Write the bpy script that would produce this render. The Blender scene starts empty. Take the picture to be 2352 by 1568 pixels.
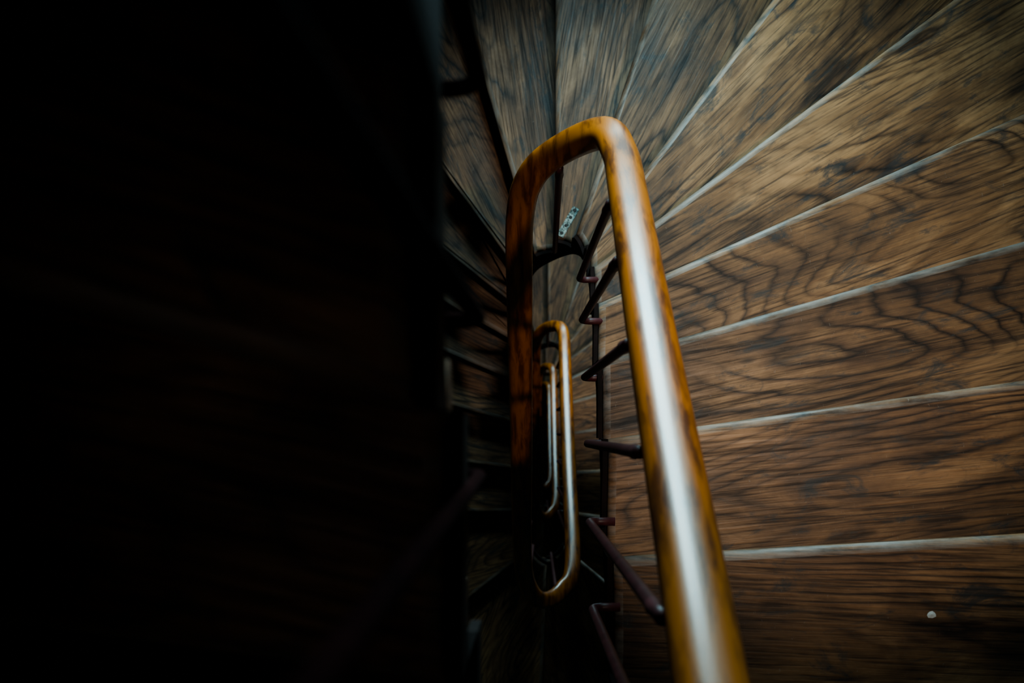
import bpy, bmesh, math, random
from mathutils import Vector, Matrix
random.seed(4)
ZC = 13.2          # camera height above the ground floor
RISE = 0.165
D1 = 1.62          # nosing no.1 lies this far beneath the camera
TURN = 20          # steps in one full turn (3.3 m storey)
COL = bpy.context.scene.collection

def zt(p): return ZC - (D1 + RISE*(p-1))

# ------------------------------------------------------------ materials
def newmat(name):
    m = bpy.data.materials.new(name); m.use_nodes = True
    nt = m.node_tree; nt.nodes.clear()
    o = nt.nodes.new('ShaderNodeOutputMaterial'); b = nt.nodes.new('ShaderNodeBsdfPrincipled')
    nt.links.new(b.outputs[0], o.inputs[0])
    return m, nt, b
def N(nt, t, **k):
    n = nt.nodes.new(t)
    for a, v in k.items(): setattr(n, a, v)
    return n
def ramp(nt, src, stops):
    r = N(nt, 'ShaderNodeValToRGB'); nt.links.new(src, r.inputs[0])
    els = r.color_ramp.elements
    while len(els) < len(stops): els.new(0.5)
    for e, (p, c) in zip(els, stops): e.position = p; e.color = (*c, 1) if len(c) == 3 else c
    return r.outputs[0]
def mixc(nt, mode, fac, a, b):
    m = N(nt, 'ShaderNodeMix', data_type='RGBA', blend_type=mode)
    for sock, v in ((m.inputs[0], fac), (m.inputs[6], a), (m.inputs[7], b)):
        if hasattr(v, 'links'): nt.links.new(v, sock)
        else: sock.default_value = v if not isinstance(v, tuple) else (*v, 1)
    return m.outputs[2]
def noise(nt, vec, scale, detail=4, rough=.5, dist=0.0):
    n = N(nt, 'ShaderNodeTexNoise'); n.inputs['Scale'].default_value = scale
    n.inputs['Detail'].default_value = detail; n.inputs['Roughness'].default_value = rough
    n.inputs['Distortion'].default_value = dist
    nt.links.new(vec, n.inputs['Vector']); return n.outputs[0]
def mapping(nt, vec, scale):
    m = N(nt, 'ShaderNodeMapping'); nt.links.new(vec, m.inputs[0]); m.inputs['Scale'].default_value = scale
    return m.outputs[0]
def math_(nt, op, a, b=None):
    m = N(nt, 'ShaderNodeMath', operation=op)
    for i, v in enumerate((a, b)):
        if v is None: continue
        if hasattr(v, 'links'): nt.links.new(v, m.inputs[i])
        else: m.inputs[i].default_value = v
    return m.outputs[0]

def wood_tread(name, worn):
    m, nt, b = newmat(name)
    tc = N(nt, 'ShaderNodeTexCoord'); oi = N(nt, 'ShaderNodeObjectInfo')
    off = N(nt, 'ShaderNodeVectorMath', operation='MULTIPLY_ADD')
    cmb = N(nt, 'ShaderNodeCombineXYZ')
    for i in range(3): nt.links.new(oi.outputs['Random'], cmb.inputs[i])
    nt.links.new(cmb.outputs[0], off.inputs[0]); off.inputs[1].default_value = (37, 53, 19)
    nt.links.new(tc.outputs['Object'], off.inputs[2])
    v = off.outputs[0]
    broad = noise(nt, mapping(nt, v, (.75, 3.4, 3)), 1.0, 1.7, .42, .3)
    wob = noise(nt, mapping(nt, v, (8, 38, 3)), 1.0, 3, .55)
    rings = math_(nt, 'FRACT', math_(nt, 'ADD', math_(nt, 'MULTIPLY', broad, 42.0), math_(nt, 'MULTIPLY', wob, .8)))
    ringc = ramp(nt, rings, [(0, (.11, .11, .14)), (.09, (.5, .5, .52)), (.22, (1, 1, 1)), (.64, (1, 1, 1)), (.88, (.6, .57, .58)), (1, (.11, .11, .14))])
    fib = noise(nt, mapping(nt, v, (7, 170, 30)), 1.0, 4, .6)
    fibc = ramp(nt, fib, [(.36, (.2, .19, .21)), (.48, (.88, .88, .88)), (.70, (1.3, 1.25, 1.2))])
    patch = noise(nt, mapping(nt, v, (2.2, 5, 3)), 1.6, 6, .65, .4)
    base = ramp(nt, patch, [(.30, (.070, .036, .021)), (.48, (.19, .093, .043)), (.66, (.36, .19, .092))])
    tint = N(nt, 'ShaderNodeMapRange'); nt.links.new(oi.outputs['Random'], tint.inputs[0])
    tint.inputs[3].default_value = .72; tint.inputs[4].default_value = 1.15
    cmb2 = N(nt, 'ShaderNodeCombineXYZ')
    for i in range(3): nt.links.new(tint.outputs[0], cmb2.inputs[i])
    base = mixc(nt, 'MULTIPLY', 1.0, base, cmb2.outputs[0])
    rmask = ramp(nt, noise(nt, mapping(nt, v, (1.5, 4, 3)), 1.5, 3), [(.40, (.3, .3, .3)), (.60, (1, 1, 1))])
    c = mixc(nt, 'MULTIPLY', rmask, base, ringc)
    c = mixc(nt, 'MULTIPLY', .8, c, fibc)
    st = noise(nt, mapping(nt, v, (3, 8, 3)), 2.3, 8, .7, .8)
    stf = ramp(nt, st, [(.54, (0, 0, 0)), (.65, (.8, .8, .8))])
    c = mixc(nt, 'MIX', stf, c, (.022, .029, .033))
    kn = N(nt, 'ShaderNodeTexVoronoi'); kn.inputs['Scale'].default_value = 3.2
    nt.links.new(mapping(nt, v, (.8, 1.6, 1)), kn.inputs['Vector'])
    knd = math_(nt, 'ADD', kn.outputs['Distance'], math_(nt, 'MULTIPLY', wob, .10))
    knf = ramp(nt, knd, [(.06, (.95, .95, .95)), (.105, (0, 0, 0))])
    c = mixc(nt, 'MIX', knf, c, (.012, .009, .009))
    sc = noise(nt, mapping(nt, v, (26, 9, 3)), 9, 3, .6, 2.0)
    scf = ramp(nt, sc, [(.68, (0, 0, 0)), (.73, (.4, .4, .4))])
    c = mixc(nt, 'MIX', scf, c, (.28, .25, .22))
    if worn:
        w = noise(nt, mapping(nt, v, (4, 16, 9)), 2, 6, .7)
        wf = ramp(nt, w, [(.38, (.04, .04, .04)), (.66, (.55, .55, .55))])
        c = mixc(nt, 'MIX', wf, c, (.36, .32, .29))
    nt.links.new(c, b.inputs['Base Color'])
    rr = ramp(nt, fib, [(.3, (.62, .62, .62)), (.7, (.42, .42, .42))])
    nt.links.new(rr, b.inputs['Roughness'])
    b.inputs['Specular IOR Level'].default_value = .42
    bp = N(nt, 'ShaderNodeBump'); bp.inputs['Strength'].default_value = .4; bp.inputs['Distance'].default_value = .0015
    h = math_(nt, 'ADD', fib, math_(nt, 'MULTIPLY', rings, .15))
    nt.links.new(h, bp.inputs['Height']); nt.links.new(bp.outputs[0], b.inputs['Normal'])
    return m
M_TREAD = wood_tread('old_oiled_oak', False)
M_NOSE = wood_tread('worn_oak_edge', True)

def simple(name, c1, c2, scale, rough, coat=0, metal=0, bump=.1, stretch=(1, 1, 1), lo=.35, hi=.65, spec=.5):
    m, nt, b = newmat(name)
    tc = N(nt, 'ShaderNodeTexCoord')
    n = noise(nt, mapping(nt, tc.outputs['Object'], stretch), scale, 6, .62, .3)
    c = ramp(nt, n, [(lo, c1), (hi, c2)])
    nt.links.new(c, b.inputs['Base Color'])
    b.inputs['Roughness'].default_value = rough; b.inputs['Metallic'].default_value = metal
    b.inputs['Specular IOR Level'].default_value = spec
    b.inputs['Coat Weight'].default_value = coat; b.inputs['Coat Roughness'].default_value = .2
    bp = N(nt, 'ShaderNodeBump'); bp.inputs['Strength'].default_value = bump; bp.inputs['Distance'].default_value = .002
    nt.links.new(n, bp.inputs['Height']); nt.links.new(bp.outputs[0], b.inputs['Normal'])
    return m
M_RAIL = simple('varnished_orange_wood', (.13, .033, .005), (.42, .122, .010), 9, .40, .38, 0, .18, (7, 1, 1), .38, .56)
M_IRON = simple('dark_maroon_iron', (.050, .013, .014), (.11, .028, .032), 30, .45)
M_IRON_SHADE = simple('shaded_maroon_iron', (.012, .004, .004), (.03, .008, .008), 30, 1.0, spec=.03)  # maroon iron with shade put into its colour, for the near-left balusters
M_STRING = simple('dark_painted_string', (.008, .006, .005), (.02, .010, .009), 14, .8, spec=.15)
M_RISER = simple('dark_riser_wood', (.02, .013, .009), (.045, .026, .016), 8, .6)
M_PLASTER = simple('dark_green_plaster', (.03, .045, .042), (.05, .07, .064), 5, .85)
M_FLOOR = simple('dark_floorboards', (.03, .017, .010), (.08, .042, .022), 5, .5, 0, 0, .1, (1, 12, 1))
M_FRAME = simple('painted_window_wood', (.25, .27, .26), (.35, .37, .36), 10, .5)
M_STEEL = simple('scratched_steel', (.03, .045, .042), (.26, .32, .30), 160, .45, 0, .5, .3, (1, 1, 1), .42, .6)
M_FLECK = simple('white_paint', (.6, .6, .58), (.8, .8, .78), 60, .7)
M_SCREW = simple('dark_screw', (.02, .02, .02), (.05, .05, .05), 60, .5, 0, .8)

# ------------------------------------------------------------ helpers
def obj_from(name, verts, faces, mats, parent=None, smooth=False, loc=(0, 0, 0)):
    me = bpy.data.meshes.new(name); me.from_pydata([tuple(v) for v in verts], [], faces); me.update()
    bm = bmesh.new(); bm.from_mesh(me); bmesh.ops.recalc_face_normals(bm, faces=bm.faces); bm.to_mesh(me); bm.free()
    for m in mats: me.materials.append(m)
    if smooth:
        for p in me.polygons: p.use_smooth = True
    o = bpy.data.objects.new(name, me); COL.objects.link(o); o.location = loc
    if parent: o.parent = parent
    return o
def cr(pts, t):
    n = len(pts); i = int(math.floor(t)); i = max(0, min(n-2, i)); f = t-i
    g = lambda k: Vector(pts[max(0, min(n-1, k))])
    p0, p1, p2, p3 = g(i-1), g(i), g(i+1), g(i+2)
    return .5*((2*p1)+(-p0+p2)*f+(2*p0-5*p1+4*p2-p3)*f*f+(-p0+3*p1-3*p2+p3)*f**3)
def sweep(path, prof, upright):
    V, F = [], []; n = len(path); side = None; m = 0
    for i, p in enumerate(path):
        T = (path[min(n-1, i+1)]-path[max(0, i-1)]).normalized()
        if upright: s = T.cross(Vector((0, 0, 1))).normalized()
        else:
            if side is None:
                a = Vector((1, 0, 0)) if abs(T.x) < .8 else Vector((0, 1, 0))
                side = T.cross(a).normalized()
            s = (side - T*side.dot(T)).normalized(); side = s
        u = s.cross(T)
        pr = prof(i) if callable(prof) else prof
        m = len(pr)
        for a, b in pr: V.append(p + s*a + u*b)
    for i in range(n-1):
        for j in range(m):
            k = (j+1) % m
            F.append((i*m+j, i*m+k, (i+1)*m+k, (i+1)*m+j))
    F.append(tuple(range(m))); F.append(tuple((n-1)*m+j for j in range(m)))
    return V, F

# ------------------------------------------------------------ stair layout
IN = {1: (.118, -.210), 2: (.121, -.018), 3: (.121, .136), 4: (.123, .268), 5: (.123, .373), 6: (.120, .455),
      7: (.092, .512), 8: (.040, .531), 9: (-.020, .518), 10: (-.055, .470), 11: (-.060, .388), 12: (-.060, .285),
      13: (-.060, .161), 14: (-.060, .010), 15: (-.061, -.163), 16: (-.062, -.34), 17: (-.050, -.52),
      18: (.025, -.60), 19: (.105, -.54), 20: (.118, -.39)}
TH = {1: 3.2, 2: 8.0, 3: 15.7, 4: 24, 5: 36.6, 6: 53.2, 7: 72, 8: 90, 9: 106, 10: 126.4, 11: 142, 12: 150.5, 13: 157.5,
      14: 164, 15: 172.5, 16: 180, 17: 218, 18: 268, 19: 320, 20: 352}
def key(i): return (i-1) % TURN + 1
def inner(p):
    i = math.floor(p); f = p-i
    q = [Vector(IN[key(i+k)]) for k in (-1, 0, 1, 2)]
    return .5*((2*q[1])+(-q[0]+q[2])*f+(2*q[0]-5*q[1]+4*q[2]-q[3])*f*f+(-q[0]+3*q[1]-3*q[2]+q[3])*f**3)
def theta(p):
    i = math.floor(p); f = p-i
    a = TH[key(i)] + 360*((i-1)//TURN); b = TH[key(i+1)] + 360*(i//TURN)
    return math.radians(a+(b-a)*f)
X0, X1, Y0, Y1 = -1.25, 1.30, -1.50, 1.50
W_, H_ = X1-X0, Y1-Y0
CORN = [Vector((X1, Y1)), Vector((X0, Y1)), Vector((X0, Y0)), Vector((X1, Y0))]
CS = [H_, H_+W_, 2*H_+W_, 2*H_+2*W_]
PER = 2*(H_+W_)
def wallhit(p):
    o = inner(p); a = theta(p); d = Vector((math.cos(a), math.sin(a)))
    c = []
    if d.x > 1e-6: c.append(((X1-o.x)/d.x, 0))
    if d.x < -1e-6: c.append(((X0-o.x)/d.x, 2))
    if d.y > 1e-6: c.append(((Y1-o.y)/d.y, 1))
    if d.y < -1e-6: c.append(((Y0-o.y)/d.y, 3))
    t, w = min(c); h = o+d*t
    s = {0: h.y-Y0, 1: H_+(X1-h.x), 2: H_+W_+(Y1-h.y), 3: 2*H_+W_+(h.x-X0)}[w]
    return h, s

stair = bpy.data.objects.new('staircase', None); COL.objects.link(stair)
stair['label'] = 'winding stair with worn dark brown wooden treads around a narrow well'
stair['category'] = 'staircase'
TT = .040
def tread(i):
    back = i-1.22
    pts = []
    n = 6
    for k in range(n+1): pts.append(inner(back+(i-back)*k/n))
    hf, sf = wallhit(i); hb, sb = wallhit(back)
    ds = (sf-sb) % PER
    outer = [(0, hb)]
    for c, s in zip(CORN, CS):
        q = (s-sb) % PER
        if 1e-4 < q < ds-1e-4: outer.append((q, c))
    outer.append((ds, hf)); outer.sort(key=lambda t: -t[0])
    fi = len(pts)-1
    pts += [o[1] for o in outer]
    mid = (inner(i)+inner(i-1))/2; ang = theta(i-.5)
    R = Matrix.Rotation(-ang, 2)
    loc = [R @ (q-mid) for q in pts]
    bm = bmesh.new()
    top = [bm.verts.new((q.x, q.y, 0)) for q in loc]
    bot = [bm.verts.new((q.x, q.y, -TT)) for q in loc]
    bm.faces.new(top); bm.faces.new(bot[::-1]); m = len(loc)
    for k in range(m): bm.faces.new((top[k], bot[k], bot[(k+1) % m], top[(k+1) % m]))
    bmesh.ops.recalc_face_normals(bm, faces=bm.faces)
    es = []
    for k in range(0, fi+1):
        for L in (top, bot):
            e = bm.edges.get((L[k], L[k+1]))
            if e and (L is top or k == fi): es.append(e)
    bmesh.ops.bevel(bm, geom=es, offset=.015, segments=5, profile=.5, affect='EDGES', material=1)
    me = bpy.data.meshes.new('stair_tread'); bm.to_mesh(me); bm.free()
    me.materials.append(M_TREAD); me.materials.append(M_NOSE)
    for p in me.polygons:
        if p.material_index == 1: p.use_smooth = True
    o = bpy.data.objects.new('stair_tread', me); COL.objects.link(o)
    o.location = (mid.x, mid.y, zt(i)); o.rotation_euler = (0, 0, ang); o.parent = stair
    o['group'] = 'wooden stair treads'
    return o
def riser(i):
    a = i-.20
    pa = inner(a); ha = wallhit(a)[0]
    zt0, zb = zt(i)-TT, zt(i+1)
    d = (ha-pa).normalized(); nrm = Vector((-d.y, d.x))*.018
    q = [pa, ha, ha+nrm, pa+nrm]
    mid = (pa+ha)/2
    V = [(p.x-mid.x, p.y-mid.y, 0) for p in q]+[(p.x-mid.x, p.y-mid.y, zb-zt0) for p in q]
    F = [(0, 1, 2, 3), (4, 5, 6, 7), (0, 1, 5, 4), (1, 2, 6, 5), (2, 3, 7, 6), (3, 0, 4, 7)]
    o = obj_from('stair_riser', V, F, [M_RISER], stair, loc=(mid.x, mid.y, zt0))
    o['group'] = 'wooden stair risers'
FIRST, LAST = -8, 70
for i in range(FIRST, LAST+1):
    tread(i); riser(i)

def string_bottom(p):
    d = D1+RISE*(p-1)
    u = (p-1) % TURN+1
    turn = math.exp(-((u-8)/2.2)**2)
    dep = .13+.17*turn
    low = d + (dep if p > -2 else .07 + .06*max(0, min(1, (p+4)/2)))
    return ZC - max(low, .50)
V, F = [], []
secs = []
p = FIRST-1.0
while p < LAST-.01:
    i = math.floor(p+1e-6)+1
    for k in range(6): secs.append((p+k/5, i))
    p += 1
for (q, i) in secs:
    c = inner(q); t = (inner(q+.02)-inner(q-.02)).normalized(); nrm = Vector((-t.y, t.x))
    a = c+nrm*.010; b2 = c+nrm*.001
    zt_ = zt(i)-.006
    zb_ = max(min(string_bottom(q), zt_-.05), .02)
    V += [(a.x, a.y, zt_), (b2.x, b2.y, zt_), (b2.x, b2.y, zb_), (a.x, a.y, zb_)]
for k in range(len(secs)-1):
    for j in range(4):
        F.append((4*k+j, 4*k+(j+1) % 4, 4*k+4+(j+1) % 4, 4*k+4+j))
F += [(0, 1, 2, 3), tuple(4*(len(secs)-1)+j for j in range(4))]
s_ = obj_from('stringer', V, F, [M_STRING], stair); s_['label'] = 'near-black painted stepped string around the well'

# ------------------------------------------------------------ railing
railing = bpy.data.objects.new('stair_railing', None); COL.objects.link(railing)
railing['label'] = 'glossy orange-brown wooden handrail on dark maroon iron balusters'
railing['category'] = 'railing'
R0 = [(.134, -.50, .384), (.133, -.20, .78), (.132, .10, 1.176), (.132, .35, 1.506), (.130, .455, 1.65), (.108, .515, 1.74),
      (.040, .532, 1.90), (-.018, .508, 2.00), (-.045, .45, 2.12), (-.050, .30, 2.30), (-.054, .0, 2.69), (-.060, -.35, 3.13),
      (-.057, -.49, 3.32), (-.030, -.572, 3.43), (.020, -.600, 3.50), (.082, -.575, 3.58)]
ctrl = []
for n in range(-1, 4):
    sc = {-1: 1, 0: 1, 1: .82, 2: .68, 3: .6}[n]; sn = {-1: 1, 0: .82, 1: .68, 2: .6, 3: .6}[n]
    for k, (x, y, d) in enumerate(R0):
        if n == -1 and k < 9: continue
        s = sc if k < 12 else sc+(sn-sc)*(k-11)/5
        dd = d+3.3*n
        if dd > 12.2: continue
        ctrl.append((.035+(x-.035)*s, y, ZC-dd))
path = []
t = 0
while t <= len(ctrl)-1:
    path.append(cr(ctrl, t)); t += 1/8
prof = []
for k in range(28):
    a = 2*math.pi*k/28; c, s = math.cos(a), math.sin(a)
    e = .78
    x = math.copysign(abs(c)**e, c)*.030; y = math.copysign(abs(s)**e, s)*(.026 if s > 0 else .024)
    if s < -.2: x *= .86
    prof.append((x, y))
V, F = sweep(path, prof, True)
hr = obj_from('handrail', V, F, [M_RAIL], railing, True); hr['label'] = 'glossy varnished orange-brown wooden handrail'

def railpoint(x, y, zlow, zhigh):
    best = None
    for q in path:
        if zlow < q.z < zhigh:
            dd = (q.x-x)**2+(q.y-y)**2
            if best is None or dd < best[0]: best = (dd, q)
    return best[1] if best else None
def baluster(elbow, top, out, R=.0085, mat=None):
    e0 = elbow+Vector((0, 0, .022)); mid = top.lerp(e0, .5)
    pts = [top, top.lerp(e0, .03), top.lerp(e0, .06), top.lerp(e0, .09), mid, e0]
    rads = [R, R, R*1.22, R, R, R]
    for k in range(1, 6):
        a = math.pi/2*k/5
        pts.append(elbow+Vector((0, 0, .022*(1-math.sin(a))))+out*(.018*(1-math.cos(a)))); rads.append(R)
    pts.append(elbow+out*.045); rads.append(R)
    o0 = elbow.copy()
    def pr(i): return [(rads[i]*math.cos(2*math.pi*k/12), rads[i]*math.sin(2*math.pi*k/12)) for k in range(12)]
    V, F = sweep([q-o0 for q in pts], pr, False)
    o = obj_from('baluster', V, F, [mat or M_IRON], railing, True, loc=o0)
    o['group'] = 'maroon iron balusters'
BP = [-.05, .58, 1.26, 1.95, 2.76, 3.69, 4.69, 8.0, 10.3, 11.2, 12.2, 13.2, 14.1, 14.8, 15.55, 16.25, 16.9, 18.4]
for n in range(0, 4):
    for b in BP:
        p = b+20*n
        d = D1+RISE*(p-1)+.06
        if d > 12.9: continue
        c = inner(p); t = (inner(p+.05)-inner(p-.05)).normalized(); nrm = Vector((-t.y, t.x))
        f = max(0, min(1, (c.x+.06)/.18)); off = .018+.018*f
        e = c+nrm*off
        z = ZC-d
        rp = railpoint(e.x, e.y, z+.55, z+1.35)
        if rp is None: continue
        top = Vector((e.x*.6+rp.x*.4, e.y*.9+rp.y*.1, rp.z-.012))
        baluster(Vector((e.x, e.y, z)), top, Vector((-nrm.x, -nrm.y, 0)), .0074)
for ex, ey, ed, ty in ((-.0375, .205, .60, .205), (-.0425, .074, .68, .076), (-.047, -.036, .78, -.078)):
    baluster(Vector((ex, ey, ZC-ed)), Vector((ex-.012, ty, ZC+.12)), Vector((-1, 0, 0)), .0055, M_IRON_SHADE)

# ------------------------------------------------------------ small things
def plate():
    root = bpy.data.objects.new('repair_plate', None); COL.objects.link(root)
    root.location = (.075, .577, zt(8)); root.rotation_euler = (0, 0, math.radians(60))
    root['label'] = 'small scratched steel strap screwed to the narrow end of a tread'; root['category'] = 'metal plate'
    bm = bmesh.new(); bmesh.ops.create_cube(bm, size=1)
    bmesh.ops.scale(bm, vec=(.092, .020, .0024), verts=bm.verts); bmesh.ops.translate(bm, vec=(0, 0, .0012), verts=bm.verts)
    bmesh.ops.bevel(bm, geom=[e for e in bm.edges], offset=.0008, segments=2, affect='EDGES')
    me = bpy.data.meshes.new('strap'); bm.to_mesh(me); bm.free(); me.materials.append(M_STEEL)
    o = bpy.data.objects.new('strap', me); COL.objects.link(o); o.parent = root
    for x in (-.036, -.012, .014, .037):
        bm = bmesh.new(); bmesh.ops.create_cone(bm, cap_ends=True, segments=16, radius1=.0048, radius2=.0038, depth=.0014)
        me = bpy.data.meshes.new('screw'); bm.to_mesh(me); bm.free(); me.materials.append(M_SCREW)
        o = bpy.data.objects.new('screw', me); COL.objects.link(o); o.parent = root; o.location = (x, 0, .003)
plate()
V = [(0, 0, .0008)]
for k in range(9):
    a = 2*math.pi*k/9; r = .005+.004*random.random(); V.append((r*math.cos(a)*1.2, r*math.sin(a)*.8, 0))
fl = obj_from('paint_fleck', V, [(0, k+1, (k+1) % 9+1) for k in range(9)], [M_FLECK], loc=(.635, -.301, zt(1)+.0003))
fl['label'] = 'tiny white paint fleck stuck on a brown tread'; fl['category'] = 'paint fleck'

# ------------------------------------------------------------ room
G = .02
def boxes(name, lst, mat):
    V, F = [], []
    for (x0, x1, y0, y1, z0, z1) in lst:
        n = len(V)
        V += [(x0, y0, z0), (x1, y0, z0), (x1, y1, z0), (x0, y1, z0), (x0, y0, z1), (x1, y0, z1), (x1, y1, z1), (x0, y1, z1)]
        F += [tuple(n+q for q in f) for f in ((0, 3, 2, 1), (4, 5, 6, 7), (0, 1, 5, 4), (1, 2, 6, 5), (2, 3, 7, 6), (3, 0, 4, 7))]
    o = obj_from(name, V, F, [mat]); o['kind'] = 'structure'; return o
ZT = ZC+2.4
A0, A1, B0, B1 = X0-G, X1+G, Y0-G, Y1+G
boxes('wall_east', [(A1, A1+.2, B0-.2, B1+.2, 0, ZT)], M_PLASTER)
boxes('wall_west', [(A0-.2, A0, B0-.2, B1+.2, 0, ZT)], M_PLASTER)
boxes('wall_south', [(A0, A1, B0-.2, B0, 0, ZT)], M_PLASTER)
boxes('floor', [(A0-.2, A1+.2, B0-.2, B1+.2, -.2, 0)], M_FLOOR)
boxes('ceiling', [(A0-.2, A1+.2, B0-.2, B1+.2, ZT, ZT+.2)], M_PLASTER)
WX0, WX1 = -.12, .38
wins = [(ZC-2.0-3.3*n, ZC-.95-3.3*n) for n in range(4)]
lst = [(A0, WX0, B1, B1+.2, 0, ZT), (WX1, A1, B1, B1+.2, 0, ZT)]
zs = [0]+[z for w in sorted(wins) for z in w]+[ZT]
for a in range(0, len(zs), 2): lst.append((WX0, WX1, B1, B1+.2, zs[a], zs[a+1]))
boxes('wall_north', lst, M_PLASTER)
PW = [60, 34, 22, 14]
for n, (z0, z1) in enumerate(wins):
    t = .04; y0, y1 = B1+.12, B1+.15; xm = (WX0+WX1)/2
    boxes('window_%d' % (n+1), [(WX0, WX0+t, y0, y1, z0, z1), (WX1-t, WX1, y0, y1, z0, z1), (WX0+t, WX1-t, y0, y1, z0, z0+t),
          (WX0+t, WX1-t, y0, y1, z1-t, z1), (WX0+t, WX1-t, y0, y1, (z0+z1)/2-.015, (z0+z1)/2+.015)], M_FRAME)
    L = bpy.data.lights.new('window_daylight', 'AREA'); L.shape = 'RECTANGLE'; L.size = WX1-WX0-.04; L.size_y = z1-z0-.04
    L.energy = PW[n]; L.color = (.54, .90, 1.0)
    o = bpy.data.objects.new('window_daylight', L); COL.objects.link(o)
    o.location = (xm, B1+.17, (z0+z1)/2); o.rotation_euler = (math.radians(-90), 0, 0)
def spot(loc, aim, power, ang, size, color, blend=1.0):
    L = bpy.data.lights.new('added_spot', 'SPOT'); L.energy = power; L.spot_size = math.radians(ang); L.spot_blend = blend
    L.shadow_soft_size = size; L.color = color
    o = bpy.data.objects.new('added_spot', L); COL.objects.link(o); o.location = loc
    o.rotation_euler = (Vector(aim)-Vector(loc)).to_track_quat('-Z', 'Y').to_euler()
spot((.60, .18, ZC+.6), (.40, .27, ZC-2.1), 118, 37, .05, (1.0, .87, .73))  # added warm spot without a fixture, shapes the falloff on the right flight
for n in (1, 2):
    spot((.62, .20, ZC-3.3*n+.2), (.16, .48, ZC-3.3*n-2.4), 50, 40, .06, (1.0, .85, .70))  # same added spot per lower storey, brightens the deeper treads and rail
spot((-.42, -.25, ZC+.9), (-.14, -.02, ZC-.46), 1.8, 20, .05, (1.0, .85, .7))  # weak added spot, lifts the near-left treads out of black

w = bpy.data.worlds.new('World'); bpy.context.scene.world = w; w.use_nodes = True
w.node_tree.nodes['Background'].inputs[0].default_value = (.02, .06, .055, 1)
w.node_tree.nodes['Background'].inputs[1].default_value = .3

cam = bpy.data.cameras.new('camera'); co = bpy.data.objects.new('camera', cam); COL.objects.link(co)
co.location = (0, 0, ZC); co.rotation_euler = (0, 0, 0)
cam.lens = 35; cam.sensor_width = 36; cam.clip_start = .01
cam.shift_x = -67/2352; cam.shift_y = 201/2352
cam.dof.use_dof = True; cam.dof.focus_distance = 2.0; cam.dof.aperture_fstop = 5.0
bpy.context.scene.camera = co
try: bpy.context.scene.view_settings.look = 'AgX - Medium High Contrast'
except Exception as e: print(e)
